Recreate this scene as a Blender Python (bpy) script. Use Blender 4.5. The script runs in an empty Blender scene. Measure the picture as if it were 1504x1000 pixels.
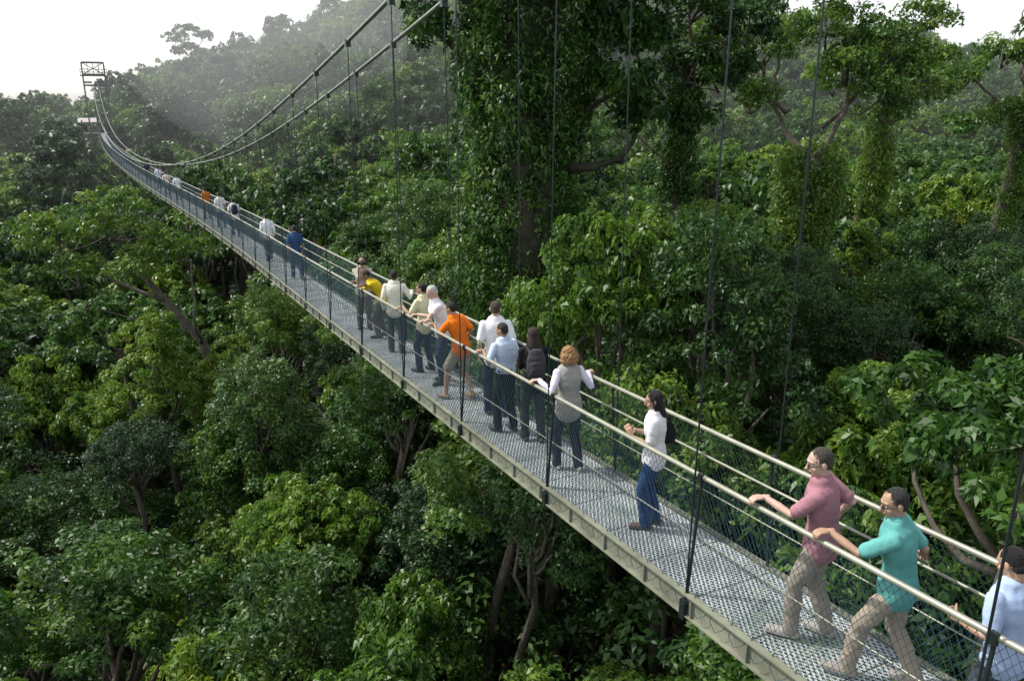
import bpy, math, random
import numpy as np
from mathutils import Vector, Matrix
rng=np.random.default_rng(7); random.seed(7)
scene=bpy.context.scene
COL=scene.collection
# ---------------------------------------------------------------- helpers
def link(o,parent=None):
    COL.objects.link(o)
    if parent is not None: o.parent=parent
    return o
def empty(name,loc=(0,0,0),rz=0):
    e=bpy.data.objects.new(name,None); e.location=loc; e.rotation_euler=(0,0,rz); e.empty_display_size=.3
    return link(e)
def nmat(name):
    m=bpy.data.materials.new(name); m.use_nodes=True
    nt=m.node_tree; b=nt.nodes['Principled BSDF']
    return m,nt,b
def smat(name,col,rough=.6,metal=0,noise=.15,scale=8,bump=.0,bscale=30,spec=.4):
    m,nt,b=nmat(name)
    b.inputs['Roughness'].default_value=rough; b.inputs['Metallic'].default_value=metal
    b.inputs['Specular IOR Level'].default_value=spec
    tc=nt.nodes.new('ShaderNodeTexCoord'); n=nt.nodes.new('ShaderNodeTexNoise'); n.inputs['Scale'].default_value=scale
    n.inputs['Detail'].default_value=5
    nt.links.new(tc.outputs['Object'],n.inputs['Vector'])
    mr=nt.nodes.new('ShaderNodeMapRange'); mr.inputs[1].default_value=.3; mr.inputs[2].default_value=.7
    mr.inputs[3].default_value=1-noise; mr.inputs[4].default_value=1+noise
    nt.links.new(n.outputs['Fac'],mr.inputs[0])
    vm=nt.nodes.new('ShaderNodeVectorMath'); vm.operation='SCALE'; vm.inputs[0].default_value=col[:3]
    nt.links.new(mr.outputs[0],vm.inputs['Scale']); nt.links.new(vm.outputs[0],b.inputs['Base Color'])
    if bump>0:
        n2=nt.nodes.new('ShaderNodeTexNoise'); n2.inputs['Scale'].default_value=bscale; n2.inputs['Detail'].default_value=3
        nt.links.new(tc.outputs['Object'],n2.inputs['Vector'])
        bp=nt.nodes.new('ShaderNodeBump'); bp.inputs['Strength'].default_value=bump; bp.inputs['Distance'].default_value=.02
        nt.links.new(n2.outputs['Fac'],bp.inputs['Height']); nt.links.new(bp.outputs[0],b.inputs['Normal'])
    return m
def mesh_np(name,V,F,mats,matidx=None,smooth=False):
    me=bpy.data.meshes.new(name); me.from_pydata([tuple(v) for v in V],[],F)
    for m in mats: me.materials.append(m)
    if matidx is not None: me.polygons.foreach_set('material_index',np.asarray(matidx,dtype=np.int32))
    if smooth: me.polygons.foreach_set('use_smooth',[True]*len(me.polygons))
    me.update(); return me
def cx(a): return 0.0 if a<28 else -5.2*(1-math.exp(-((a-28)/70)**2))
class MB:
    def __init__(s): s.V=[];s.F=[];s.M=[]
    def add(s,V,F,m=0):
        o=len(s.V); s.V.extend([tuple(v) for v in V]); s.F.extend([tuple(i+o for i in f) for f in F]); s.M.extend([m]*len(F))
    def box(s,c,sz,m=0):
        x,y,z=c;a,b,d=sz[0]/2,sz[1]/2,sz[2]/2
        V=[(x+i*a,y+j*b,z+k*d) for i in(-1,1) for j in(-1,1) for k in(-1,1)]
        s.add(V,[(0,1,3,2),(4,6,7,5),(0,4,5,1),(2,3,7,6),(0,2,6,4),(1,5,7,3)],m)
    def beam(s,p,q,w,h,m=0):
        p=np.array(p,float);q=np.array(q,float);t=q-p;t/=np.linalg.norm(t)
        ref=np.array([0,0,1.]) if abs(t[2])<.9 else np.array([1.,0,0])
        a=np.cross(t,ref);a/=np.linalg.norm(a);b=np.cross(a,t)
        V=[e+a*i*w/2+b*j*h/2 for e in(p,q) for i,j in((-1,-1),(1,-1),(1,1),(-1,1))]
        s.add(V,[(3,2,1,0),(4,5,6,7),(0,1,5,4),(1,2,6,5),(2,3,7,6),(3,0,4,7)],m)
    def obj(s,name,mats,parent=None,smooth=False,bend=True):
        V=[(v[0]+cx(v[1]),v[1],v[2]) for v in s.V] if (bend and parent is not None) else s.V
        o=bpy.data.objects.new(name,mesh_np(name,V,s.F,mats,s.M,smooth)); return link(o,parent)
def tube(pts,rad,seg=12,side=(1,0,0),cap=True):
    pts=[np.array(p,float) for p in pts]; n=len(pts)
    rad=[(r,r) if np.isscalar(r) else r for r in rad]; side=np.array(side,float)
    P=list(pts);R=list(rad);T=[]
    for i in range(n):
        t=pts[min(i+1,n-1)]-pts[max(i-1,0)]; T.append(t/ (np.linalg.norm(t)+1e-9))
    if cap:
        t0,t1=T[0],T[-1]; r0=min(rad[0]);r1=min(rad[-1])
        P=[pts[0]-t0*r0*.85,pts[0]-t0*r0*.5]+P+[pts[-1]+t1*r1*.5,pts[-1]+t1*r1*.85]
        R=[(rad[0][0]*.45,rad[0][1]*.45),(rad[0][0]*.85,rad[0][1]*.85)]+R+[(rad[-1][0]*.85,rad[-1][1]*.85),(rad[-1][0]*.45,rad[-1][1]*.45)]
        T=[t0,t0]+T+[t1,t1]
    V=[];F=[];m=len(P)
    for p,r,t in zip(P,R,T):
        sd=side if abs(np.dot(side,t))<.95 else np.array([0,1.,0])
        a=sd-t*np.dot(sd,t);a/=np.linalg.norm(a);b=np.cross(t,a)
        for k in range(seg):
            an=2*math.pi*k/seg; V.append(p+a*r[0]*math.cos(an)+b*r[1]*math.sin(an))
    for i in range(m-1):
        for k in range(seg):
            k2=(k+1)%seg; F.append((i*seg+k,i*seg+k2,(i+1)*seg+k2,(i+1)*seg+k))
    F.append(tuple(range(seg))[::-1]); F.append(tuple((m-1)*seg+k for k in range(seg)))
    return V,F
def ellipsoid(c,r,X=(1,0,0),Y=(0,1,0),Z=(0,0,1),seg=16,rings=10):
    c=np.array(c,float);X=np.array(X,float);Y=np.array(Y,float);Z=np.array(Z,float)
    V=[c-Z*r[2]]
    for i in range(1,rings):
        ph=-math.pi/2+math.pi*i/rings
        for k in range(seg):
            th=2*math.pi*k/seg
            V.append(c+X*r[0]*math.cos(ph)*math.cos(th)+Y*r[1]*math.cos(ph)*math.sin(th)+Z*r[2]*math.sin(ph))
    V.append(c+Z*r[2]);F=[]
    for k in range(seg): F.append((0,1+(k+1)%seg,1+k))
    for i in range(rings-2):
        for k in range(seg):
            a=1+i*seg+k;b=1+i*seg+(k+1)%seg; F.append((a,b,b+seg,a+seg))
    L=len(V)-1
    for k in range(seg): F.append((L-seg+k,L-seg+(k+1)%seg,L))
    return V,F
# ---------------------------------------------------------------- bridge frame
BX=5.496; PHI=math.atan2(.4966,1); CO=math.cos(PHI); SI=math.sin(PHI)
def Dz(a):
    y=CO*a-75
    return -6.49+(.000433 if y<0 else .00020)*y*y
def Cz(a): return -4.9+.0016*(78-CO*a)**2
RH=1.2; RB=.42
def b2w(a,b,z): b=b+cx(a); return np.array([BX-SI*a+CO*b, CO*a+SI*b, z])
A0,A1=-3.0,167.5
# ---------------------------------------------------------------- people
def remesh(parts,vox,sm=2,fac=.5):
    mb=MB()
    for V,F in parts: mb.add(V,F)
    me=mesh_np('tmp',mb.V,mb.F,[]); ob=bpy.data.objects.new('tmp',me); COL.objects.link(ob)
    m=ob.modifiers.new('r','REMESH'); m.mode='VOXEL'; m.voxel_size=vox
    if sm: s=ob.modifiers.new('s','SMOOTH'); s.factor=fac; s.iterations=sm
    dg=bpy.context.evaluated_depsgraph_get(); ev=ob.evaluated_get(dg); m2=ev.to_mesh()
    V=np.empty(len(m2.vertices)*3); m2.vertices.foreach_get('co',V); V=V.reshape(-1,3).copy()
    F=[tuple(p.vertices) for p in m2.polygons]
    N=np.empty(len(m2.vertices)*3); m2.vertices.foreach_get('normal',N); N=N.reshape(-1,3).copy()
    ev.to_mesh_clear(); bpy.data.objects.remove(ob); bpy.data.meshes.remove(me)
    return V,F,N
def wrinkle(V,N,amp,sc,seed):
    r=np.random.default_rng(seed); d=np.zeros(len(V))
    for i in range(7):
        k=r.normal(size=3)*sc*(1+.35*i); d+=np.sin(V@k+r.uniform(0,6)+1.3*np.sin(V@(r.normal(size=3)*sc*.6)))/ (1+.3*i)
    return V+N*(d*amp/2.5)[:,None]
def ik(S,T,l1,l2,pole):
    d=T-S;D=np.linalg.norm(d);dh=d/D; D2=min(D,(l1+l2)*.985); T=S+dh*D2
    a=(l1*l1-l2*l2+D2*D2)/(2*D2);h=math.sqrt(max(l1*l1-a*a,0))
    ax=pole-dh*np.dot(pole,dh);ax/=np.linalg.norm(ax)
    return S+dh*a+ax*h,T
def nrm(v): v=np.array(v,float); return v/np.linalg.norm(v)
def hand(w,d,n,s,curl):
    """w wrist, d finger direction, n palm-facing normal, s thumb side"""
    d=nrm(d);n=nrm(n-d*np.dot(n,d));s=nrm(s-d*np.dot(s,d)-n*np.dot(s,n)); P=[]
    P.append(tube([w-d*.03,w,w+d*.045,w+d*.088],[(.024,.02),(.027,.017),(.040,.016),(.040,.013)],12,s))
    for o,L in((-.031,.062),(-.011,.078),(.010,.084),(.031,.074)):
        p=w+d*.082+s*o; pts=[p-d*.02,p]; ang=0
        for k,f in enumerate((.45,.31,.24)):
            ang+=curl*(.8,1.1,.8)[k]; q=pts[-1]+(d*math.cos(ang)+n*math.sin(ang))*L*f; pts.append(q)
        P.append(tube(pts,[.0095,.0092,.0085,.008,.007],8,s))
    b=w+d*.02+s*.024; t1=nrm(s*.75+d*.65+n*.25);t2=nrm(s*.25+d*.85+n*.5*(1+curl))
    P.append(tube([b,b+t1*.04,b+t1*.04+t2*.03,b+t1*.04+t2*.055],[.013,.0115,.0095,.008],8,n))
    return P
matcache={}
def cloth(col,kind='cloth'):
    key=(tuple(col),kind)
    if key not in matcache:
        if kind=='skin': m=smat('skin',col,.5,0,.08,25,.1,120)
        elif kind=='hair': m=smat('hair',col,.5,0,.4,70,.9,190,.4)
        elif kind=='shoe': m=smat('shoe_leather',col,.5,0,.1,20)
        else: m=smat('cloth',col,.85,0,.08,9,.25,22,.2)
        matcache[key]=m
    return matcache[key]
def person(name,Y,off=0,face=0,H=1.72,shirt=(.7,.7,.72),pants=(.05,.06,.1),shoes=(.03,.03,.03),hair=(.012,.01,.009),skin=(.42,.25,.17),
           feet=((-.11,.06),(.11,-.06)),pel=(0,0,0),lean=4,slean=0,twist=0,hands=(None,None),hyaw=0,hpitch=8,sleeve='short',
           bottom='trousers',hairtype='short',pack=None,bag=False,camera=False,glasses=False,female=False,near=False,vest=None,tuck=False,seed=0):
    k=H/1.75; a0=Y/CO; fr=math.radians(face); cf,sf=math.cos(fr),math.sin(fr); zd=Dz(a0)
    def b2l(a,b,h):
        x=(b-off);y=a; return np.array([x*cf+y*sf,-x*sf+y*cf,h])/k
    dirloc=lambda x,y,z: np.array([x*cf+y*sf,-x*sf+y*cf,z])
    vox=.0095 if near else .014; hv=.0055 if near else .009
    P=np.array([pel[0],pel[1],.95+pel[2]]); tw=math.radians(twist)
    R=np.array([math.cos(tw),math.sin(tw),0]); Fw=np.array([-math.sin(tw),math.cos(tw),0])
    def spine(z):
        if z<=.95: return P+np.array([0,0,z-.95]),np.array([0,0,1.])
        p=P.copy();n=12;dz=(z-.95)/n
        for i in range(n):
            zz=.95+dz*(i+.5);f=min(1,(zz-.95)/.25); ph=math.radians(lean)*f;ps=math.radians(slean)*f
            v=nrm(Fw*math.sin(ph)+R*math.sin(ps)+np.array([0,0,math.cos(ph)])); p=p+v*dz
        return p,v
    sw=.93 if female else 1.0
    prof=[(.86,.125,.095),(.92,.160,.115),(.99,.155,.112),(1.07,.142,.105),(1.15,.140,.103),(1.25,.158,.115),(1.34,.172,.118),(1.41,.165,.10),(1.455,.12,.075),(1.48,.075,.06)]
    if female: prof=[(z,w*(1.04 if z<1 else (.88 if z<1.2 else .9)),d*(.95 if z<1.2 else 1.0)) for z,w,d in prof]
    def torso(z0,z1,inf):
        zs=[p for p in prof if z0<=p[0]<=z1]
        return tube([spine(z)[0] for z,_,_ in zs],[(w+inf,d+inf) for _,w,d in zs],20,R)
    cs,cv=spine(1.405); Rr=nrm(R-cv*np.dot(R,cv)); Fr=np.cross(cv,Rr); Fr=nrm(Fr)
    if np.dot(Fr,Fw)<0: Fr=-Fr
    SH=[cs-Rr*.175*sw,cs+Rr*.175*sw]
    arms=[];HD=[]
    for i,sg in((0,-1),(1,1)):
        h=hands[i]; up=np.array([0,0,1.])
        if h is None:
            T=SH[i]+Rr*sg*.06+Fw*.06-up*.50; d=None;n=-Rr*sg; s=Fw;curl=.35
        elif h[0]=='rail':
            bb=h[1]*RB; rp=b2l(h[2],bb,RH+.02); d=nrm(dirloc(h[1],0,0)+.35*dirloc(0,1,0)); T=rp-d*.065+up*.032; n=-up
            s=np.cross(d,up)*(1 if sg<0 else -1); curl=.75
        else:
            T=np.array(h[1],float); d=np.array(h[2],float) if len(h)>2 else None; n=-Rr*sg; s=up if d is not None else Fw;curl=.9
        pole=nrm(-Fw*.6-up*.9+Rr*sg*.35)
        E,W=ik(SH[i],T,.285,.26,pole)
        if d is None: d=W-E
        arms.append((SH[i],E,W)); HD.append((W,nrm(d),n,s,curl))
    legs=[]
    for i,sg in((0,-1),(1,1)):
        hip=P+R*sg*.085-np.array([0,0,.03]); f=feet[i]; lift=f[2] if len(f)>2 else 0
        yaw=math.radians(-sg*8); fd=np.array([math.sin(-yaw),math.cos(yaw),0])
        ank=np.array([f[0],f[1],.095+lift])
        K,An=ik(hip,ank,.425,.42,nrm(np.array([sg*.12,1,0.2])))
        legs.append((hip,K,An,fd))
    out=MB(); mats=[]
    def mi(m):
        if m not in mats: mats.append(m)
        return mats.index(m)
    def put(res,m,wr=0,sc=20):
        V,F,N=res
        if wr: V=wrinkle(V,N,wr,sc,seed+len(mats))
        out.add(V,F,mi(m))
    mskin=cloth(skin,'skin')
    nb,nv=spine(1.47)
    hy=math.radians(hyaw)+tw; hp=math.radians(hpitch)
    hf0=np.array([-math.sin(hy),math.cos(hy),0]); hf=nrm(hf0*math.cos(hp)-np.array([0,0,1])*math.sin(hp)); hr=nrm(np.cross(hf,[0,0,1.])); hu=np.cross(hr,hf)
    hc=nb+nv*.06+np.array([0,0,.085])+hf0*.022
    bs=[torso(.86,1.48,-.006),tube([nb-nv*.06,nb+nv*.03,hc-hu*.05-hf*.012],[(.07,.06),.054,.052],14,R)]
    for S,E,W in arms: bs.append(tube([S,S*.5+E*.5,E,E*.55+W*.45,W],[.05,.044,.036,.035,.025],12,R))
    for h,K,An,fd in legs: bs.append(tube([h,h*.5+K*.5,K,K*.62+An*.38,An],[.082,.07,.052,.054,.036],14,R)); bs.append(tube([An-fd*.04-np.array([0,0,.045]),An+fd*.07-np.array([0,0,.055]),An+fd*.15-np.array([0,0,.065])],[(.034,.036),(.04,.03),(.032,.02)],10,R))
    put(remesh(bs,vox,2),mskin)
    def hpnt(x,y,z): return hc+hr*x+hf*y+hu*z
    hs=[ellipsoid(hpnt(0,-.008,.022),(.074,.094,.092),hr,hf,hu),ellipsoid(hpnt(0,.022,-.045),(.055,.064,.064),hr,hf,hu),
        ellipsoid(hpnt(0,.055,-.09),(.026,.024,.02),hr,hf,hu),
        tube([hpnt(0,.083,.015),hpnt(0,.097,-.012),hpnt(0,.106,-.028)],[.009,.011,.0145],8,hr),
        tube([hpnt(-.045,.068,.03),hpnt(0,.084,.034),hpnt(.045,.068,.03)],[.009,.011,.009],8,hu),
        tube([hpnt(-.016,.083,-.052),hpnt(0,.09,-.052),hpnt(.016,.083,-.052)],[.008,.010,.008],8,hu),
        tube([hc-hu*.11-hf*.015,hc-hu*.04-hf*.02],[.05,.054],12,R)]
    for sg in(-1,1):
        hs.append(ellipsoid(hpnt(sg*.079,-.01,-.005),(.010,.019,.032),hr,hf,hu,10,8))
        hs.append(ellipsoid(hpnt(sg*.04,.058,-.03),(.024,.022,.022),hr,hf,hu,10,8))
    put(remesh(hs,hv,2),mskin)
    if near:
        ew=cloth((.7,.68,.65),'shoe'); ek=cloth((.02,.015,.01),'shoe'); lp=cloth((.35,.12,.10),'skin'); br=cloth(hair,'hair')
        for sg in(-1,1):
            out.add(*ellipsoid(hpnt(sg*.031,.074,.004),(.012,.008,.005),hr,hf,hu,10,8),mi(ew))
            out.add(*ellipsoid(hpnt(sg*.031,.079,.004),(.006,.005,.005),hr,hf,hu,8,6),mi(ek))
            out.add(*tube([hpnt(sg*.018,.092,.028),hpnt(sg*.046,.080,.030)],[.0035,.003],6,hu),mi(br))
        out.add(*tube([hpnt(-.022,.086,-.052),hpnt(0,.0985,-.053),hpnt(.022,.086,-.052)],[.0035,.0045,.0035],6,hu),mi(lp))
    if glasses:
        gk=cloth((.02,.02,.02),'shoe')
        for sg in(-1,1):
            pts=[hpnt(sg*.033+.021*math.cos(t),.098,.004+.016*math.sin(t)) for t in np.linspace(0,2*math.pi,13)]
            out.add(*tube(pts,[.0022]*13,5,hf,False),mi(gk))
            out.add(*ellipsoid(hpnt(sg*.033,.096,.004),(.019,.002,.014),hr,hf,hu,10,6),mi(gk))
            out.add(*tube([hpnt(sg*.054,.097,.008),hpnt(sg*.078,.05,.008),hpnt(sg*.082,-.02,.004)],[.0022]*3,5,hu),mi(gk))
    hm=cloth(hair,'hair')
    scalp=ellipsoid(hpnt(0,-.020,.036),(.080,.091,.087),hr,hf,hu)
    nape=ellipsoid(hpnt(0,-.048,-.012),(.068,.058,.056),hr,hf,hu)
    if hairtype in('short','thin'): hh=[scalp,nape]
    elif hairtype=='curly': hh=[ellipsoid(hpnt(0,-.03,.035),(.098,.098,.098),hr,hf,hu)]+[ellipsoid(hpnt(.08*math.cos(t),-.04+.07*math.sin(t),z),(.042,.042,.042),hr,hf,hu,10,8) for z in(-.06,0) for t in np.linspace(math.pi*.95,math.pi*2.05,8)]
    else: hh=[ellipsoid(hpnt(0,-.018,.036),(.084,.094,.090),hr,hf,hu),tube([hpnt(0,-.035,.03),hpnt(0,-.055,-.06),hpnt(0,-.075,-.16),hpnt(0,-.075,-.25)],[(.080,.06),(.084,.055),(.082,.045),(.05,.02)],14,hr),
              ellipsoid(hpnt(-.074,-.01,-.04),(.015,.035,.09),hr,hf,hu,10,8),ellipsoid(hpnt(.074,-.01,-.04),(.015,.035,.09),hr,hf,hu,10,8)]
    V,F,N=remesh(hh,.007 if near else .012,1); r=np.random.default_rng(seed)
    V=wrinkle(V,N,.012 if hairtype=='curly' else .003,70 if hairtype=='curly' else 90,seed); V=V+N*r.normal(0,.0014,len(V))[:,None]
    out.add(V,F,mi(hm))
    for (W,d,n,s,c) in HD: put(remesh(hand(W,d,n,s,c),.0042 if near else .006,1,.4),mskin)
    ms=cloth(shirt); sp=[torso(.99 if tuck else .92,1.455,.014)]
    for S,E,W in arms:
        if sleeve=='short': q=S+(E-S)*.78; sp.append(tube([S-cv*.005,S*.5+q*.5,q],[.064,.062,.060],14,R,True))
        else: sp.append(tube([S,S*.5+E*.5,E,E*.5+W*.5,W-(W-E)*.06],[.062,.056,.048,.043,.036],14,R))
    if not tuck: 
        z0=[spine(z)[0] for z in(.87,.95,1.05)]; sp.append(tube(z0,[(.186,.144),(.186,.142),(.163,.125)],20,R))
    sp.append(tube([nb-nv*.035,nb+nv*.012],[(.072,.064),(.062,.058)],14,R))
    put(remesh(sp,vox,2),ms,.0045,20)
    if vest:
        vp=[torso(.92,1.41,.026),tube([spine(z)[0] for z in(.84,.95,1.05)],[(.195,.155),(.195,.152),(.172,.135)],20,R),tube([SH[0],SH[1]],[.062,.062],14,cv)]
        put(remesh(vp,vox,2),cloth(vest),.005,24)
    mp=cloth(pants); pp=[tube([spine(z)[0] for z in(.86,.92,.99,1.02)],[(.140,.112),(.165,.122),(.157,.116),(.148,.108)],20,R)]
    for h,K,An,fd in legs:
        if bottom=='trousers': pp.append(tube([h,h*.5+K*.5,K,K*.5+An*.5,An-np.array([0,0,.03])],[.094,.086,.072,.069,.066],16,R))
        else: q=h+(K-h)*.9; pp.append(tube([h,h*.5+q*.5,q],[.096,.096,.094],16,R,True))
    put(remesh(pp,vox,2),mp,.006,20)
    if tuck: out.add(*tube([spine(1.0)[0],spine(1.035)[0]],[(.165,.124),(.161,.121)],20,R,False),mi(cloth((.02,.015,.012),'shoe')))
    so=[]
    for h,K,An,fd in legs:
        b=An-np.array([0,0,.058]); sd=np.cross(fd,[0,0,1.])
        so.append(tube([b-fd*.055,b,b+fd*.09,b+fd*.175],[(.038,.036),(.042,.04),(.047,.032),(.038,.024)],12,sd))
        so.append(tube([b-fd*.055-np.array([0,0,.022]),b+fd*.09-np.array([0,0,.022]),b+fd*.185-np.array([0,0,.022])],[(.042,.014),(.051,.014),(.04,.012)],12,sd))
    put(remesh(so,.008,1),cloth(shoes,'shoe'))
    if pack:
        c=spine(1.24)[0]-Fr*.185
        q=[tube([c-cv*.17,c-cv*.05,c+cv*.1,c+cv*.18],[(.13,.075),(.145,.09),(.135,.08),(.10,.05)],18,Rr),tube([c-cv*.12-Fr*.07,c+cv*.02-Fr*.07],[(.10,.04),(.09,.035)],14,Rr)]
        for sg in(-1,1):
            q.append(tube([c+cv*.14+Rr*sg*.08,SH[0]*.5+SH[1]*.5+Rr*sg*.1+cv*.075,spine(1.33)[0]+Rr*sg*.115+Fr*.135,spine(1.12)[0]+Rr*sg*.15+Fr*.05,c-cv*.12+Rr*sg*.1],[(.022,.010)]*5,8,Rr))
        put(remesh(q,.009,1),cloth(pack),.004,30)
    if bag:
        c=spine(1.16)[0]+Rr*.17-Fr*.10
        q=[tube([c-cv*.10,c,c+cv*.10],[(.05,.12),(.065,.14),(.035,.10)],16,Rr)]
        q.append(tube([c+cv*.09-Fr*.09,SH[1]+cv*.06-Rr*.02-Fr*.04,SH[1]+cv*.06-Rr*.02+Fr*.03,c+cv*.09+Fr*.09],[.012]*4,8,Rr))
        put(remesh(q,.008,1),cloth((.015,.015,.017)),.003,30)
    if camera:
        c=hc+hf*.15; bk=cloth((.02,.02,.02),'shoe')
        out.add(*tube([c-hr*.065,c+hr*.065],[(.045,.03)]*2,10,hu),mi(bk)); out.add(*tube([c,c+hf*.10],[.034,.038],14,hr,False),mi(bk)); out.add(*ellipsoid(c+hu*.045,(.025,.025,.02)),mi(bk))
    V=np.array(out.V)*k
    o=bpy.data.objects.new(name,mesh_np(name,V,out.F,mats,out.M,True)); link(o)
    w=b2w(a0,off,zd+.006); o.location=w; o.rotation_euler=(0,0,PHI+fr)
    return o
Lr=lambda a:('rail',-1,a)
Rr_=lambda a:('rail',1,a)
asian=(.38,.235,.16); cauc=(.50,.33,.26); dark=(.20,.11,.07)
person('man_in_pale_blue_shirt',4.45,-.04,-2,1.62,(.36,.46,.66),(.05,.06,.08),skin=asian,hands=(('pt',(-.22,.24,1.12)),None),near=True,seed=1,hyaw=4,hpitch=20,lean=8)
person('man_in_teal_shirt',5.2,.04,28,1.74,(.11,.35,.325),(.34,.29,.23),(.30,.28,.25),(.03,.03,.032),asian,feet=((-.07,.31),(.10,-.17)),pel=(-.02,.04,-.03),lean=11,slean=-4,twist=4,
   hands=(Lr(.42),('pt',(.34,-.06,1.04))),hyaw=32,hpitch=14,glasses=True,near=True,seed=2)
person('man_in_pink_shirt',5.85,.0,30,1.80,(.34,.165,.20),(.29,.26,.22),(.35,.33,.3),(.06,.055,.05),cauc,feet=((-.09,.17),(.10,-.08)),pel=(-.02,.02,-.01),lean=8,slean=-4,twist=4,
   hands=(Lr(.38),('pt',(.33,-.04,1.05))),hyaw=30,hpitch=12,glasses=True,near=True,seed=3)
person('woman_with_shoulder_bag',7.95,.0,48,1.62,(.72,.72,.74),(.025,.055,.14),(.10,.07,.06),(.012,.009,.009),asian,feet=((-.08,.06),(.09,-.05)),lean=2,
   hands=(('pt',(-.10,.27,1.18),(.3,.4,.8)),('pt',(.06,.29,1.20),(-.4,.5,.7))),hyaw=8,hpitch=10,hairtype='long',bag=True,female=True,near=True,seed=4)
person('woman_in_grey_vest',9.6,0,-2,1.68,(.68,.64,.76),(.03,.035,.05),(.4,.38,.36),(.42,.24,.11),cauc,feet=((-.12,.08),(.12,-.1)),sleeve='long',vest=(.30,.30,.28),
   hands=(Lr(.16),Rr_(.16)),hairtype='curly',female=True,near=True,seed=5)
person('woman_in_black_jacket',10.6,.08,-15,1.70,(.013,.013,.015),(.04,.04,.045),(.06,.05,.05),(.04,.025,.018),asian,sleeve='long',hairtype='long',female=True,
   hands=(('pt',(-.08,.26,1.30)),('pt',(.1,.26,1.30))),pack=(.05,.05,.055),near=True,seed=6)
person('man_in_light_blue_shirt',11.1,-.08,12,1.68,(.50,.60,.76),(.012,.014,.022),hair=(.03,.03,.03),skin=asian,hands=(Lr(.2),None),seed=7,hyaw=25,tuck=True,lean=9)
person('man_in_white_polo',11.75,.10,-18,1.86,(.80,.80,.82),(.02,.024,.05),hair=(.07,.045,.03),skin=cauc,hands=(None,Rr_(.15)),seed=8,hyaw=-10)
person('man_in_orange_shirt',12.75,-.05,22,1.72,(.75,.17,.012),(.30,.27,.20),(.2,.15,.1),hair=(.015,.012,.012),skin=asian,bottom='shorts',feet=((-.20,.14),(.13,-.16)),pel=(.02,-.02,-.03),lean=18,slean=-8,
   hands=(Lr(.35),('pt',(.27,.1,1.0))),hyaw=15,hpitch=18,seed=9)
person('white_haired_man',13.6,.04,85,1.84,(.78,.78,.80),(.04,.05,.08),hair=(.6,.6,.58),skin=cauc,lean=20,hands=(Lr(.25),Lr(-.25)),hyaw=5,hpitch=28,seed=10)
person('man_in_cream_shirt',14.35,.0,30,1.72,(.66,.64,.42),(.03,.035,.06),skin=asian,hands=(Lr(.2),None),hyaw=20,seed=11)
person('man_in_cream_shirt',15.8,-.04,-20,1.74,(.72,.70,.60),(.06,.06,.07),skin=dark,hands=(None,Rr_(.1)),sleeve='long',seed=12)
person('man_in_yellow_shirt',17.1,.1,65,1.70,(.62,.46,.02),(.12,.10,.08),skin=dark,lean=46,pel=(0,-.06,-.05),hands=(Lr(.3),Lr(-.15)),hpitch=40,seed=13)
person('photographer',18.0,.0,165,1.72,(.45,.42,.36),(.12,.11,.10),skin=asian,camera=True,hands=(('pt',(-.07,.20,1.50),(.5,.3,.7)),('pt',(.07,.20,1.50),(-.5,.3,.7))),hpitch=0,seed=14)
walk=((-.09,.22),(.09,-.22,.03))
person('man_in_dark_blue_shirt',24.9,.05,0,1.72,(.03,.07,.17),(.03,.05,.12),skin=asian,feet=walk,seed=15)
person('man_in_white_shirt',28.8,-.03,0,1.74,(.78,.79,.84),(.03,.03,.04),skin=asian,feet=((-.09,-.2,.02),(.09,.22)),sleeve='long',seed=16)
person('hiker_with_backpack',36,.05,0,1.72,(.75,.76,.8),(.03,.03,.04),skin=asian,feet=walk,pack=(.03,.035,.05),seed=17)
person('hiker_in_white_shirt',39.3,0,10,1.74,(.72,.72,.72),(.05,.06,.12),skin=asian,seed=18,feet=walk)
person('hiker_in_orange_shirt',43.4,0,20,1.70,(.5,.16,.03),(.03,.05,.12),skin=dark,seed=19)
person('hiker_in_white_shirt',54,.05,0,1.72,(.75,.78,.85),(.04,.06,.12),skin=asian,seed=20,feet=walk)
person('hiker_in_pale_shirt',58,-.08,0,1.68,(.7,.6,.55),(.03,.03,.04),skin=asian,seed=21)
person('hiker_in_pale_shirt',63,.05,0,1.72,(.62,.66,.75),(.03,.03,.04),skin=asian,seed=22)
person('hiker_in_dark_shirt',69,.0,0,1.72,(.05,.05,.07),(.03,.03,.04),skin=asian,seed=23)
print('people done')
# ---------------------------------------------------------------- bridge
steel=smat('painted_olive_steel',(.18,.19,.14),.55,.0,.3,3,.15,60)
railm=smat('galvanised_rail',(.31,.315,.25),.42,.4,.16,6,.05,80)
netm=smat('net_wire',(.022,.060,.080),.6,.0,.1,4)
cabm=smat('steel_cable',(.20,.23,.20),.4,.6,.15,5)
hangm=smat('hanger_rod',(.03,.04,.04),.4,.5,.1,5)
gm,nt,b=nmat('perforated_grating')
b.inputs['Metallic'].default_value=.3;b.inputs['Roughness'].default_value=.5
tc=nt.nodes.new('ShaderNodeTexCoord');mp=nt.nodes.new('ShaderNodeMapping');mp.inputs['Scale'].default_value=(40,24,1)
nt.links.new(tc.outputs['Object'],mp.inputs['Vector'])
sx=nt.nodes.new('ShaderNodeSeparateXYZ');nt.links.new(mp.outputs[0],sx.inputs[0])
def math_(op,a,b=None,v=None):
    n=nt.nodes.new('ShaderNodeMath');n.operation=op
    nt.links.new(a,n.inputs[0])
    if b is not None: nt.links.new(b,n.inputs[1])
    if v is not None: n.inputs[1].default_value=v
    return n.outputs[0]
fx=math_('SINE',math_('MULTIPLY',sx.outputs[0],v=math.pi)); fy=math_('SINE',math_('MULTIPLY',sx.outputs[1],v=math.pi))
pr=math_('MULTIPLY',fx,fy); hole=math_('GREATER_THAN',pr,v=.26)
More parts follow.
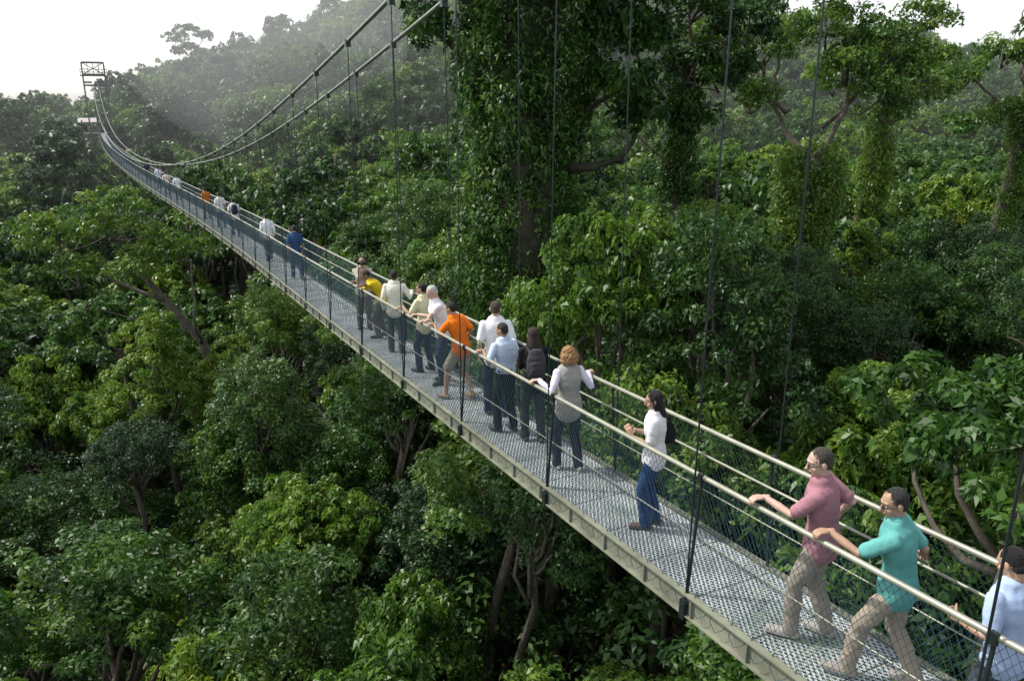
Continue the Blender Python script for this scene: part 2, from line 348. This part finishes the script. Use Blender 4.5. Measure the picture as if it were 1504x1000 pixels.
seam=math_('LESS_THAN',math_('FRACT',math_('MULTIPLY',sx.outputs[1],v=1/18)),v=.02)
hole=math_('MAXIMUM',hole,seam)
tr=nt.nodes.new('ShaderNodeBsdfTransparent');mx=nt.nodes.new('ShaderNodeMixShader')
nt.links.new(hole,mx.inputs[0]);nt.links.new(b.outputs[0],mx.inputs[1]);nt.links.new(tr.outputs[0],mx.inputs[2])
nt.links.new(mx.outputs[0],nt.nodes['Material Output'].inputs[0])
nz=nt.nodes.new('ShaderNodeTexNoise');nz.inputs['Scale'].default_value=2.2;nz.inputs['Detail'].default_value=8;nt.links.new(tc.outputs['Object'],nz.inputs['Vector'])
cr=nt.nodes.new('ShaderNodeValToRGB');cr.color_ramp.elements[0].position=.35;cr.color_ramp.elements[0].color=(.30,.34,.36,1);cr.color_ramp.elements[1].position=.65;cr.color_ramp.elements[1].color=(.52,.57,.59,1)
nt.links.new(nz.outputs['Fac'],cr.inputs[0]);nt.links.new(cr.outputs[0],b.inputs['Base Color'])
bp=nt.nodes.new('ShaderNodeBump');bp.inputs['Strength'].default_value=.6;bp.inputs['Distance'].default_value=.008;nt.links.new(pr,bp.inputs['Height']);nt.links.new(bp.outputs[0],b.inputs['Normal'])

BR=empty('suspension_bridge',(BX,0,0),PHI)
AS=np.arange(A0,A1+.01,.75)
mb=MB()
for a,c in zip(AS[:-1],AS[1:]):
    mb.add([(-.46,a,Dz(a)),(.46,a,Dz(a)),(.46,c,Dz(c)),(-.46,c,Dz(c))],[(0,1,2,3)])
mb.obj('deck_grating',[gm],BR)
mb=MB()
for i,(a,c) in enumerate(zip(AS[:-1],AS[1:])):
    za,zc=Dz(a),Dz(c)
    for sg in(-1,1):
        x=sg*.50
        mb.beam((x,a,za-.11),(x,c,zc-.11),.012,.20)
        mb.beam((x+sg*.012,a,za+.004),(x+sg*.012,c,zc+.004),.075,.014)
        mb.beam((x+sg*.015,a,za-.215),(x+sg*.015,c,zc-.215),.07,.012)
        mb.box((x+sg*.022,a,za-.108),(.03,.012,.19))
    mb.box((0,a+.02,za-.06),(.96,.05,.08))
    if i%4==0: mb.box((0,a+.1,za-.16),(.97,.08,.10))
mb.obj('edge_beams',[steel],BR)
mb=MB()
def polytube(mb,xf,zf,r,seg=8,step=.75,a0=A0,a1=A1,m=0):
    aa=np.arange(a0,a1+.01,step); V,F=tube([(xf(a),a,zf(a)) for a in aa],[r]*len(aa),seg,(1,0,0),False); mb.add(V,F,m)
polytube(mb,lambda a:-RB,lambda a:Dz(a)+RH,.025); polytube(mb,lambda a:RB,lambda a:Dz(a)+RH,.025)
polytube(mb,lambda a:RB,lambda a:Dz(a)+RH-.30,.014)
polytube(mb,lambda a:-RB,lambda a:Dz(a)+RH-.62,.007,6);polytube(mb,lambda a:RB,lambda a:Dz(a)+RH-.7,.007,6)
HS=2.75; HA=[7.6+HS*i for i in range(-3,58)]
mb.obj('handrails',[railm],BR,True)
mb=MB();p=.062;n=int((A1-A0)/p)
Vn=[];Fn=[]
def wire(p0,p1,r):
    o=len(Vn)
    for q in(p0,p1):
        Vn.append((q[0]-r,q[1],q[2]));Vn.append((q[0]+r*.6,q[1]+r*.9,q[2]));Vn.append((q[0]+r*.6,q[1]-r*.9,q[2]))
    Fn.extend([(o,o+1,o+4,o+3),(o+1,o+2,o+5,o+4),(o+2,o,o+3,o+5)])
run=.80
for sg in(-1,1):
    for i in range(n):
        a=A0+i*p
        for dr in(-1,1):
            c=a+dr*run
            if c<A0 or c>A1: continue
            m_=(a+c)/2; r=.0024
            j=random.uniform(-.008,.008)
            pa=(sg*.475,a,Dz(a)+.0);pb=(sg*(.455+j),m_+j,(Dz(a)+Dz(c)+RH)/2+j*.5);pc=(sg*RB,c,Dz(c)+RH)
            wire(pa,pb,r);wire(pb,pc,r)
    for a in np.arange(A0,A1,.25):
        pts=[(sg*.475,a,Dz(a)+.03),(sg*.56,a+.04,Dz(a)-.06),(sg*.565,a+.12,Dz(a)-.13),(sg*.56,a+.20,Dz(a)-.06),(sg*.475,a+.25,Dz(a)+.03)]
        for u,v in zip(pts[:-1],pts[1:]): wire(u,v,.004)
mb.V=Vn;mb.F=Fn;mb.M=[0]*len(Fn);mb.obj('safety_net',[netm],BR)
mb=MB()
CB=.46
for sg in(-1,1): polytube(mb,lambda a:sg*CB,Cz,.038,8,1.5)
mb.obj('main_cables',[cabm],BR,True)
mb=MB()
for a in HA:
    for sg in(-1,1):
        if a<A0+1 or a>A1-1: continue
        ct=Cz(a); V,F=tube([(sg*.515,a,Dz(a)-.1),(sg*CB,a,ct)],[.0095,.0095],6,(1,0,0),False); 
        if ct>Dz(a)+.3: mb.add(V,F)
        mb.box((sg*.53,a,Dz(a)-.16),(.06,.07,.20)); mb.box((sg*CB,a,ct-.03),(.10,.11,.13)); mb.beam((sg*.505,a,Dz(a)-.02),(sg*RB,a,Dz(a)+RH),.022,.022)
        mb.beam((sg*(RB+.02),a,Dz(a)+RH-.05),(sg*(RB+.02),a,Dz(a)+RH+.035),.05,.035)
mb.obj('hangers',[hangm],BR)
tow=smat('tower_steel',(.07,.08,.075),.5,.3,.2,1)
def tower(a,par):
    e=par; mb=MB(); zt=Cz(a); zb=Dz(a)-9; w=1.75
    for sg in(-1,1):
        for dy in(-.5,.5):
            mb.beam((sg*w,a+dy,zb),(sg*w,a+dy,zt+3.2),.24,.24)
        z=zb
        while z<zt: 
            mb.beam((sg*w,a-.5,z),(sg*w,a+.5,z+1.2),.10,.10); mb.beam((sg*w,a+.5,z+1.2),(sg*w,a-.5,z+2.4),.1,.1); z+=2.4
    for z in(zt+3.2,zt+1.2,zt-.6):
        for dy in(-.5,.5): mb.beam((-w,a+dy,z),(w,a+dy,z),.2,.28)
    for dy in(-.5,.5):
        mb.beam((-w,a+dy,zt+1.2),(w,a+dy,zt+3.2),.1,.1);mb.beam((w,a+dy,zt+1.2),(-w,a+dy,zt+3.2),.1,.1)
        for x in(-.9,0,.9): mb.beam((x,a+dy,zt+1.2),(x,a+dy,zt+3.2),.1,.1)
    for sg in(-1,1): mb.beam((sg*w,a,zt-.1),(sg*CB,a,zt-.1),.2,.3)
    mb.box((0,a,zt+1.0),(4.4,1.8,.16))
    for x in np.linspace(-2.1,2.1,7):
        for dy in(-.85,.85): mb.beam((x,a+dy,zt+1.08),(x,a+dy,zt+2.1),.06,.06)
    for dy in(-.85,.85):
        for z in(1.6,2.1): mb.beam((-2.1,a+dy,zt+z),(2.1,a+dy,zt+z),.06,.06)
    return mb.obj('pylon',[tow],e)
T1=empty('suspension_tower',(BX,0,0),PHI); tower(A1,T1)
T2=empty('suspension_tower',(BX,0,0),PHI); tower(A0-.4,T2)
LP=empty('landing_platform',(BX,0,0),PHI); mb=MB(); roofm=smat('pale_roof',(.42,.38,.38),.5,0,.1,2)
zd=Dz(A1)
mb.box((-1.2,A1+3,zd-.2),(4.5,5,.3),0)
for x in(-3,0):
    for y in(A1+1,A1+5): mb.beam((x,y,zd-9),(x,y,zd+2.3),.2,.2,0)
mb.add([(-3.6,A1+.8,zd+1.9),(-.6,A1+.8,zd+1.9),(-.6,A1+3,zd+2.6),(-3.6,A1+3,zd+2.6),(-.6,A1+5.4,zd+1.9),(-3.6,A1+5.4,zd+1.9)],[(0,1,2,3),(3,2,4,5)],1)
for z in(.5,1.0): mb.beam((-3.4,A1+.6,zd+z),(-.7,A1+.6,zd+z),.06,.06,0)
mb.obj('platform_frame',[tow,roofm],LP)
print('bridge done')
# ---------------------------------------------------------------- foliage
def leafmat(name,dk,lt,yl,rough=.43):
    m,nt,b=nmat(name); L=nt.links
    at=nt.nodes.new('ShaderNodeAttribute');at.attribute_name='tint'
    oi=nt.nodes.new('ShaderNodeObjectInfo')
    cr=nt.nodes.new('ShaderNodeValToRGB');e=cr.color_ramp.elements;e[0].color=(*dk,1);e[1].color=(*yl,1);n=e.new(.5);n.color=(*lt,1)
    ad=nt.nodes.new('ShaderNodeMath');ad.operation='MULTIPLY_ADD';ad.inputs[1].default_value=.75;L.new(oi.outputs['Random'],ad.inputs[0]);
    sb=nt.nodes.new('ShaderNodeMath');sb.operation='SUBTRACT';sb.inputs[1].default_value=.33;L.new(at.outputs['Fac'],sb.inputs[0]);L.new(sb.outputs[0],ad.inputs[2])
    L.new(ad.outputs[0],cr.inputs[0]);L.new(cr.outputs[0],b.inputs['Base Color'])
    b.inputs['Roughness'].default_value=rough;b.inputs['Specular IOR Level'].default_value=.4
    tl=nt.nodes.new('ShaderNodeBsdfTranslucent');hs=nt.nodes.new('ShaderNodeHueSaturation');hs.inputs['Hue'].default_value=.487;hs.inputs['Value'].default_value=1.7
    L.new(cr.outputs[0],hs.inputs['Color']);L.new(hs.outputs[0],tl.inputs['Color'])
    mx=nt.nodes.new('ShaderNodeMixShader');mx.inputs[0].default_value=.3;L.new(b.outputs[0],mx.inputs[1]);L.new(tl.outputs[0],mx.inputs[2])
    L.new(mx.outputs[0],nt.nodes['Material Output'].inputs[0]); return m
leafA=leafmat('leaf_green',(.013,.044,.009),(.042,.115,.016),(.125,.21,.025))
leafB=leafmat('leaf_dark',(.009,.032,.010),(.026,.074,.015),(.065,.135,.022))
leafC=leafmat('leaf_yellow_green',(.032,.088,.009),(.085,.18,.016),(.17,.25,.028))
bark=smat('bark',(.11,.095,.075),.85,0,.35,3,.8,12)
vinebark=smat('vine_bark',(.04,.038,.025),.9,0,.35,3,.8,12)
def rdir(n,zmin=-1):
    v=rng.normal(size=(n*3,3));v/=np.linalg.norm(v,axis=1)[:,None];v=v[v[:,2]>zmin]; 
    while len(v)<n: v=np.vstack([v,v])
    return v[:n]
def leafdata(C,Rd,n_per,L,zmin=-.35,flat=.8,upw=.6,rnd=.5,tintv=.18,droop=.2,wid=.24,base=.45):
    C=np.asarray(C);Rd=np.asarray(Rd);N=len(C)*n_per; idx=np.repeat(np.arange(len(C)),n_per)
    d=rdir(N,zmin); rng.shuffle(d)
    rr=rng.uniform(.35,1.0,N)**.6
    p=C[idx]+d*(Rd[idx]*rr)[:,None]*np.array([1,1,flat])
    nn=d*.7+np.array([0,0,upw])+rng.normal(size=(N,3))*rnd; nn/=np.linalg.norm(nn,axis=1)[:,None]
    rv=rng.normal(size=(N,3))+d*.8; t=rv-nn*np.sum(rv*nn,axis=1)[:,None]; t/=np.linalg.norm(t,axis=1)[:,None]
    bb=np.cross(nn,t); s=L*rng.uniform(.6,1.35,N)
    v0=p-t*(s*.5)[:,None]; v1=p+bb*(s*wid)[:,None]-t*(s*.05)[:,None]; v3=p-bb*(s*wid)[:,None]-t*(s*.05)[:,None]; v2=p+t*(s*.5)[:,None]-np.array([0,0,1])*(s*droop)[:,None]
    V=np.stack([v0,v1,v2,v3],axis=1).reshape(-1,3)
    ct=rng.normal(base,tintv,len(C)); tint=ct[idx]+rng.normal(0,.09,N)
    return V,tint
def leafmesh(name,lds,wood,mats):
    V=np.concatenate([l[0] for l in lds]);T=np.concatenate([l[1] for l in lds]);nl=len(T)
    WV=[];WF=[]
    for v,f in wood:
        o=len(WV)+len(V);WV.extend(v);WF.extend([tuple(i+o for i in ff) for ff in f])
    nv=len(V)+len(WV); AV=np.concatenate([V,np.array(WV).reshape(-1,3)]) if WV else V
    me=bpy.data.meshes.new(name);me.vertices.add(nv);me.vertices.foreach_set('co',AV.astype(np.float32).ravel())
    wl=[i for f in WF for i in f]; me.loops.add(nl*4+len(wl)); me.loops.foreach_set('vertex_index',np.concatenate([np.arange(nl*4),np.array(wl,dtype=int)]).astype(np.int32))
    me.polygons.add(nl+len(WF)); ls=list(len(f) for f in WF); st=np.concatenate([np.arange(nl)*4, nl*4+np.concatenate([[0],np.cumsum(ls)[:-1]]) if WF else []]).astype(np.int32)
    me.polygons.foreach_set('loop_start',st)
    me.polygons.foreach_set('material_index',np.concatenate([np.zeros(nl),np.ones(len(WF))]).astype(np.int32))
    for m in mats: me.materials.append(m)
    at=me.attributes.new('tint','FLOAT','FACE'); at.data.foreach_set('value',np.concatenate([T,np.full(len(WF),.4)]).astype(np.float32))
    me.update(calc_edges=True); me.validate(); return me
def limb(p,q,r0,r1,bend=.15,n=5):
    p=np.array(p,float);q=np.array(q,float);L=np.linalg.norm(q-p);off=rng.normal(size=3)*L*bend
    pts=[p+(q-p)*t+off*math.sin(math.pi*t)+rng.normal(size=3)*L*.015 for t in np.linspace(0,1,n)]
    return tube(pts,list(np.linspace(r0,r1,n)),7,(1,0,0),False)
def crown(R,Hc,lobes,cper,lr=(1.0,1.6),shape='dome'):
    LC=[];LRr=[]
    for i in range(lobes):
        th=2.399*i+rng.uniform(-.4,.4); q=(i+.5)/lobes
        if shape=='cone': z=Hc*(1-q)*.95; r=R*(q**.8)*.75
        elif shape=='flat': r=R*math.sqrt(q)*.85; z=Hc*.5*(1-q*q)+rng.uniform(-.4,.4)
        else: r=R*math.sqrt(q)*.78; z=Hc*math.sqrt(max(0,1-q*.92))*.72+rng.uniform(-.5,.3)
        LC.append((r*math.cos(th),r*math.sin(th),z)); LRr.append(rng.uniform(*lr))
    C=[];Rd=[]
    for c,r in zip(LC,LRr):
        d=rdir(cper,-.4);rng.shuffle(d)
        for v in d: C.append(np.array(c)+v*r*rng.uniform(.75,1.15)*np.array([1,1,.8])); Rd.append(r*rng.uniform(.26,.44))
    return np.array(C),np.array(Rd),LC
def tree_mesh(name,R,Hc,lobes,cper,nl,L,mat,shape='dome',lr=(1,1.6),trunk=11,**kw):
    C,Rd,LC=crown(R,Hc,lobes,cper,lr,shape); W=[]
    W.append(limb((rng.normal()*.6,rng.normal()*.6,-trunk),(0,0,-.2),.22,.15,.03)); 
    for c in LC: W.append(limb((0,0,-rng.uniform(.2,2.5)),np.array(c)*.92,.10,.03,.12))
    kw.setdefault('base',.45)
    return leafmesh(name,[leafdata(C,Rd,nl,L,**kw)],W,[mat,bark])
NEAR=[tree_mesh('rainforest_tree_a',3.0,3.6,11,14,95,.18,leafA),
      tree_mesh('rainforest_tree_b',2.6,5.0,12,14,90,.16,leafB,'cone',(.9,1.4)),
      tree_mesh('rainforest_tree_c',3.3,2.8,10,12,80,.23,leafA,'flat',(.9,1.4),droop=.35,rnd=.7),
      tree_mesh('rainforest_tree_d',2.6,5.4,12,14,90,.20,leafC,'cone',(.8,1.2),droop=.45),
      tree_mesh('rainforest_tree_e',3.2,4.2,13,12,95,.15,leafB),
      tree_mesh('rainforest_tree_f',2.8,3.6,9,12,75,.27,leafA,'dome',(.8,1.5),droop=.3,rnd=.8),
      tree_mesh('rainforest_tree_g',2.7,5.0,13,13,90,.19,leafC,'dome',(.7,1.2),droop=.4)]
FAR=[tree_mesh('forest_tree_a',3.0,3.4,11,8,40,.36,leafA),tree_mesh('forest_tree_b',3.0,4.2,11,8,40,.33,leafB,'cone'),
     tree_mesh('forest_tree_c',3.3,2.7,9,8,40,.38,leafA,'flat'),tree_mesh('forest_tree_d',2.8,3.6,10,8,40,.35,leafC)]
SHRUB=tree_mesh('understory_shrub',3.2,3.0,9,9,52,.21,leafB,trunk=4)
def sm(a,b,x): t=min(1,max(0,(x-a)/(b-a))); return t*t*(3-2*t)
def canopy(X,Y):
    dx=X-BX; a=-dx*SI+Y*CO; bb=dx*CO+Y*SI-cx(a)
    sgx=82 if X<0 else 125
    T=-15+8*sm(2,11,bb)*(1-.6*sm(60,130,Y))+3*sm(60,180,Y)+46*math.exp(-(X*X/(2*sgx**2)+(Y-300)**2/(2*88**2)))
    T+=1.2*math.sin(X*.11+1)+1.2*math.sin(Y*.09+X*.05)
    if abs(bb)<9 and a<A1+8: 
        lim=Dz(a)-4.5+ 7*sm(3.2,9,abs(bb)); T=min(T,lim)
    if a>90 and a<185 and abs(bb)<34: T=min(T,-8.5+9*sm(14,34,abs(bb))+4*sm(170,185,a))
    return T,a,bb
DF=empty('distant_forest'); US=empty('forest_understory')
cnt=0
def put_tree(me,X,Y,z,sc,sz=1,par=None,name='rainforest_tree'):
    global cnt
    o=bpy.data.objects.new(name,me); o.location=(X,Y,z); o.scale=(sc,sc,sc*sz); o.rotation_euler=(rng.uniform(-.12,.12),rng.uniform(-.12,.12),rng.uniform(0,6.28)); link(o,par);cnt+=1
SPEC=[(-3.0,19.5,3,-19.2,.95,1.1),(-18.5,39,3,-15.8,1.0,1.0),(-13.5,23,0,-18.6,1.25,1.0),(-7.5,27,6,-18.0,1.0,1.05),(-11,34,1,-17.4,1.15,1.1),(-25,32,4,-16.6,1.25,1.0),(-6.5,17.5,1,-19.8,.85,1.0),(-14,17,5,-18.8,.9,1.0),(-24,47,2,-14.2,1.2,1.0),(-14,46,0,-15.6,1.15,1.1)]
d=9.0
while d<330:
    sp=max(4.4,min(9,.038*d+3.1)); 
    nth=int(1.5*d/sp)+1
    for i in range(nth):
        th=-.78+1.56*(i+rng.uniform(0,1))/nth; dd=d+rng.uniform(-.5,.5)*sp
        X=dd*math.sin(th);Y=dd*math.cos(th)
        T,a,bb=canopy(X,Y)
        if X*X+Y*Y<64: continue
        if Y>310: continue
        near=d<55
        sc=sp/4.4*rng.uniform(.8,1.25)
        if near: sc=rng.uniform(.65,1.2)*max(1,sp/4.7)
        jit=rng.uniform(-6.5,1.2) if bb<0 else rng.uniform(-3.5,1.2)
        if not near: jit=rng.uniform(-4,2.2)
        if abs(bb)<4.5: jit=min(jit,0)-1
        if near: put_tree(SHRUB,X+rng.uniform(-2,2),Y+rng.uniform(-2,2),T-9.5+rng.uniform(-1.5,1),1.35,1,US,'understory_shrub')
        if math.hypot(X-.6,Y-31)<3.8 or any(math.hypot(X-s_[0],Y-s_[1])<3.4 for s_ in SPEC): continue
        k=rng.choice([0,1,2,3,4,5,6],p=[.2,.19,.13,.11,.18,.1,.09]) if near else rng.choice([0,1,2,3],p=[.3,.28,.25,.17])
        me=(NEAR if near else FAR)[k]
        put_tree(me,X,Y,T+jit-3.6*sc,sc,rng.uniform(.9,1.35),None if near else DF,'rainforest_tree' if near else 'forest_tree')
    d+=sp*.86
for X,Y,k,z,s_,sz in SPEC: put_tree(NEAR[k],X,Y,z,s_,sz)
for a in range(14,60,4):
    w_=b2w(a,rng.uniform(-1.5,1.5),0); put_tree(NEAR[rng.integers(0,6)],w_[0],w_[1],-18.5+rng.uniform(-1.5,1.0),rng.uniform(.8,1.1))
print('trees',cnt)
gmt=smat('forest_floor',(.012,.020,.008),.95,0,.4,.4,.5,2)
V=[];F=[];xs=np.concatenate([np.linspace(-1500,-260,6),np.linspace(-240,240,61),np.linspace(260,1500,6)]);ys=np.concatenate([np.linspace(-800,-60,5),np.linspace(-40,420,60),np.linspace(500,2500,7)])
for y in ys:
    for x in xs: V.append((x,y,canopy(x,min(y,330))[0]-12-(0 if y<330 else .01*(y-330))))
nx=len(xs)
for j in range(len(ys)-1):
    for i in range(nx-1): F.append((j*nx+i,j*nx+i+1,(j+1)*nx+i+1,(j+1)*nx+i))
o=bpy.data.objects.new('ground',mesh_np('ground',V,F,[gmt],None,True));link(o)
def column(cx_,cy,z0,z1,rf,n,cr=(.35,.65)):
    C=[];Rd=[]
    for i in range(n):
        z=rng.uniform(z0,z1);th=rng.uniform(0,6.283); r=rf(z,th)*rng.uniform(.8,1.08)
        C.append((cx_+r*math.cos(th),cy+r*math.sin(th),z));Rd.append(rng.uniform(*cr))
    return np.array(C),np.array(Rd)
bv=lambda z,th:2.0+.34*math.sin(z*.9+th*2)+.28*math.sin(z*.37+th)+.35*sm(-3,2,z)
C1,R1=column(0,0,-14,9,bv,1700,(.3,.62))
W=[limb((0,0,-20),(0,0,9),1.2,.9,.0,9)]
C2=[];R2=[]
for c,r,n_ in [((-1.5,0,7),3,45),((2.5,-1,6.5),3,45),((3.8,-.5,4.2),1.6,16),((4.6,.3,2.6),1.3,12),((-3,0.5,5.2),1.8,18),((3.4,-1.2,.6),1.1,14),((4.1,-.4,-.6),.8,8),((0,2,9),4,40),((6,1,5.4),2,24),((-4.2,1,4.2),1.3,12),((-3.6,1,2.6),1.0,9),((3.2,.5,2.8),1.5,18)]:
    dd=rdir(n_,-.8);rng.shuffle(dd)
    for v in dd: C2.append(np.array(c)+v*r*rng.uniform(.5,1)*np.array([1,1,.7]));R2.append(rng.uniform(.4,.8))
    W.append(limb((0,0,min(c[2]-1.5,6)),c,.24,.06,.15,6))
me=leafmesh('vine_covered_tree',[leafdata(C1,R1,55,.19,zmin=-1,flat=1.2,upw=.35,droop=.4,tintv=.22,base=.56),leafdata(np.array(C2),np.array(R2),70,.30,zmin=-.9,droop=.3,rnd=.8)],W,[leafA,vinebark])
o=bpy.data.objects.new('vine_covered_tree',me);o.location=(.6,31,0);link(o)
def big(name,loc,trunkpts,trunkr,branches,clumps,mat,leaf=.28,nl=70,vine=None,cr=(.4,.75),flat=.7):
    W=[tube(trunkpts,trunkr,10,(1,0,0),False)]
    for p,q,r in branches: W.append(limb(p,q,r,r*.35,.10,7))
    C=[];Rd=[]
    for c,r,n_ in clumps:
        dd=rdir(n_,-.7);rng.shuffle(dd)
        for v in dd: C.append(np.array(c)+v*r*rng.uniform(.4,1)*np.array([1,1,.62]));Rd.append(rng.uniform(*cr))
        for k in range(3): W.append(limb(np.array(c)-np.array([0,0,r*.6]),np.array(c)+rng.normal(size=3)*r*.5,.06,.02))
    lds=[leafdata(np.array(C),np.array(Rd),nl,leaf,zmin=-.7,droop=.25,rnd=.7,flat=flat)]
    if vine: lds.append(leafdata(*vine,50,.20,zmin=-1,flat=1.1,upw=.35,droop=.35,base=.6))
    me=leafmesh(name,lds,W,[mat,bark]);o=bpy.data.objects.new(name,me);o.location=loc;return link(o)
v=column(0,0,-14,-2.0,lambda z,th:1.05+.3*math.sin(z+th*2)+.03*(-z),620,(.3,.58))
big('spreading_tree',(14.6,40,0),[(0,0,-20),(.1,0,-10),(0,0,-5),(.2,0,-2.6)],[.6,.5,.42,.34],
    [((.2,0,-2.8),(-2.8,0,1.6),.18),((.2,0,-2.8),(1.8,.3,1.8),.20),((.6,0,-1.2),(4.0,-.5,2.2),.12),((-1.3,0,-.5),(-4.4,.6,1.0),.11),((-2,0,.6),(-2,0,3.8),.10),((1.4,0,.7),(1.2,0,4.2),.10)],
    [((-4.6,.5,1.4),1.6,22),((-2.6,0,2.8),1.9,30),((.4,.5,3.6),2.2,36),((2.6,0,2.6),1.8,28),((4.4,-.5,1.9),1.6,24),((-5.8,0,3.2),1.8,22),((5.6,.4,.6),1.2,13),((-3.4,-1,.2),1.2,14),((2.6,-1,.9),1.4,20),((4.6,0,3.6),1.4,16),((.8,-1,1.6),1.3,16),((3.8,-.6,-.2),1.0,11),((.6,1,5.4),1.8,22)],leafA,.24,70,v)
v=column(0,0,-14,1.0,lambda z,th:.6+.22*math.sin(z+th*2),340,(.3,.55))
big('broadleaf_tree',(7.4,36,0),[(0,0,-20),(.3,0,-8),(-.2,0,-2),(.1,0,2)],[.36,.3,.24,.18],
    [((0,0,-1),(-2.6,0,2.4),.12),((0,0,0),(2.4,.4,3),.12),((0,0,1),(0,0,4.6),.12),((-.2,0,-3),(-2.4,-.5,-1),.08)],
    [((-2.8,0,3),1.7,26),((0,0,4.2),2.0,32),((2.6,.4,3.4),1.8,28),((.3,-.8,1.6),1.5,20),((-2.8,-.6,.2),1.2,12),((2.2,.2,1.2),1.3,14),((.4,-.5,-.6),1.0,9)],leafA,.27,70,v)
v=column(.2,0,-12,0,lambda z,th:.5+.2*math.sin(z+th*2),200,(.3,.6))
big('broadleaf_tree',(29.5,48,0),[(0,0,-20),(-.5,0,-8),(.2,0,-2),(.6,0,2)],[.36,.3,.24,.18],
    [((0,0,-1),(-3.6,0,1.8),.12),((0,0,0),(3,.4,4),.12),((0,0,1),(0,0,4.6),.12),((.2,0,-3),(-3,-.5,-2),.08)],
    [((-3.8,0,1.6),1.5,18),((-1.6,0,2.8),1.6,20),((0,0,4.4),1.4,14),((3,.4,3.2),1.8,24),((-3.2,-.6,-1.2),1.3,14),((1.5,0,.4),1.6,18),((-1,0,-.6),1.3,12)],leafA,.26,60,v)
v=column(.2,0,-12,-1,lambda z,th:.7+.2*math.sin(z+th*2),260,(.3,.6))
big('broadleaf_tree',(23,52,0),[(0,0,-20),(-.5,0,-8),(.2,0,-2),(.6,0,2)],[.36,.3,.24,.18],
    [((0,0,-1),(-2.6,0,1.8),.12),((0,0,0),(3,.4,3),.12),((0,0,1),(0,0,4.6),.12)],
    [((-3,0,1.4),1.8,22),((-1,0,3.2),1.9,24),((1,0,1.4),2,26),((3,.4,2.4),1.8,24),((0,-.6,-.6),1.5,16)],leafA,.26,60,v)
big('emergent_tree',(-88,232,-3),[(0,0,-20),(.4,0,2),(0,0,16)],[.6,.5,.35],[((0,0,14),(-4,0,19),.2),((0,0,14),(4,0,20),.2),((0,0,12),(3,0,15),.15)],
    [((-4,0,20),3.2,22),((0,0,22),3.2,26),((4.2,0,20.5),3.2,22),((3,0,16),2.4,16),((-3.5,0,16.5),2.4,16),((0,0,13),2.4,14),((0,0,17.5),2.8,18)],leafB,.6,45,None,(.6,1.1))
big('spreading_tree',(-21,43,0),[(5,0,-20),(3.6,0,-13),(.8,.3,-9.5),(0,0,-8)],[.28,.24,.18,.15],[((1.8,0,-10.5),(-3.5,0,-7.4),.12),((1.0,0,-9.8),(-.5,0,-6.2),.12),((3.6,0,-13),(3.5,-.3,-8.2),.12),((3,0,-12.2),(-1.5,-1,-10.6),.08)],
    [((-3.8,0,-6.8),2.1,30),((-.5,0,-5.8),2.3,34),((3.2,0,-7.2),2.1,28),((-2.2,-1.2,-8.6),1.5,14),((1,-1.4,-8.2),1.5,14)],leafA,.26,60)
# ---------------------------------------------------------------- mist (real scattering volumes)
def vol(name,dens,col=(.95,.98,1),an=.25):
    m=bpy.data.materials.new(name);m.use_nodes=True;nt=m.node_tree;nt.nodes.clear()
    o=nt.nodes.new('ShaderNodeOutputMaterial');v=nt.nodes.new('ShaderNodeVolumeScatter');v.inputs['Color'].default_value=(*col,1);v.inputs['Density'].default_value=dens;v.inputs['Anisotropy'].default_value=an
    nt.links.new(v.outputs[0],o.inputs['Volume']);return m
mb=MB();mb.box((0,205,5),(620,250,110));o=mb.obj('mist',[vol('haze_volume',.0008)])
mb=MB();mb.add(*ellipsoid((-44,160,14),(24,52,24),seg=32,rings=20),0);o=mb.obj('mist_bank',[vol('mist_bank_volume',.0032)])
# ---------------------------------------------------------------- light, sky, camera
SUN_EL=math.radians(52); SUN_AZ=math.radians(-75)
w=bpy.data.worlds.new('World');scene.world=w;w.use_nodes=True;nt=w.node_tree
sky=nt.nodes.new('ShaderNodeTexSky');sky.sky_type='NISHITA';sky.sun_disc=False;sky.sun_elevation=SUN_EL;sky.sun_rotation=SUN_AZ;sky.dust_density=1.5;sky.air_density=1.0;sky.ozone_density=1
hs=nt.nodes.new('ShaderNodeHueSaturation');hs.inputs['Saturation'].default_value=.22;hs.inputs['Value'].default_value=1.7
bg=nt.nodes['Background'];bg.inputs['Strength'].default_value=.15;nt.links.new(sky.outputs[0],hs.inputs['Color']);nt.links.new(hs.outputs[0],bg.inputs['Color'])
s=bpy.data.lights.new('sun','SUN');s.energy=4.3;s.angle=math.radians(.53);s.color=(1,.95,.86)
so=bpy.data.objects.new('sun',s);link(so)
sd=Vector((math.sin(SUN_AZ)*math.cos(SUN_EL),math.cos(SUN_AZ)*math.cos(SUN_EL),math.sin(SUN_EL)))
so.rotation_euler=sd.to_track_quat('Z','Y').to_euler();so.location=sd*60
cam=bpy.data.cameras.new('camera');cam.sensor_width=36;cam.lens=1171/1504*36;cam.clip_end=5000;cam.clip_start=.05
co=bpy.data.objects.new('camera',cam);link(co);co.location=(0,0,0);co.rotation_euler=(math.radians(90-16.64),0,0);scene.camera=co
scene.view_settings.view_transform='Standard';scene.view_settings.look='None';scene.view_settings.exposure=0
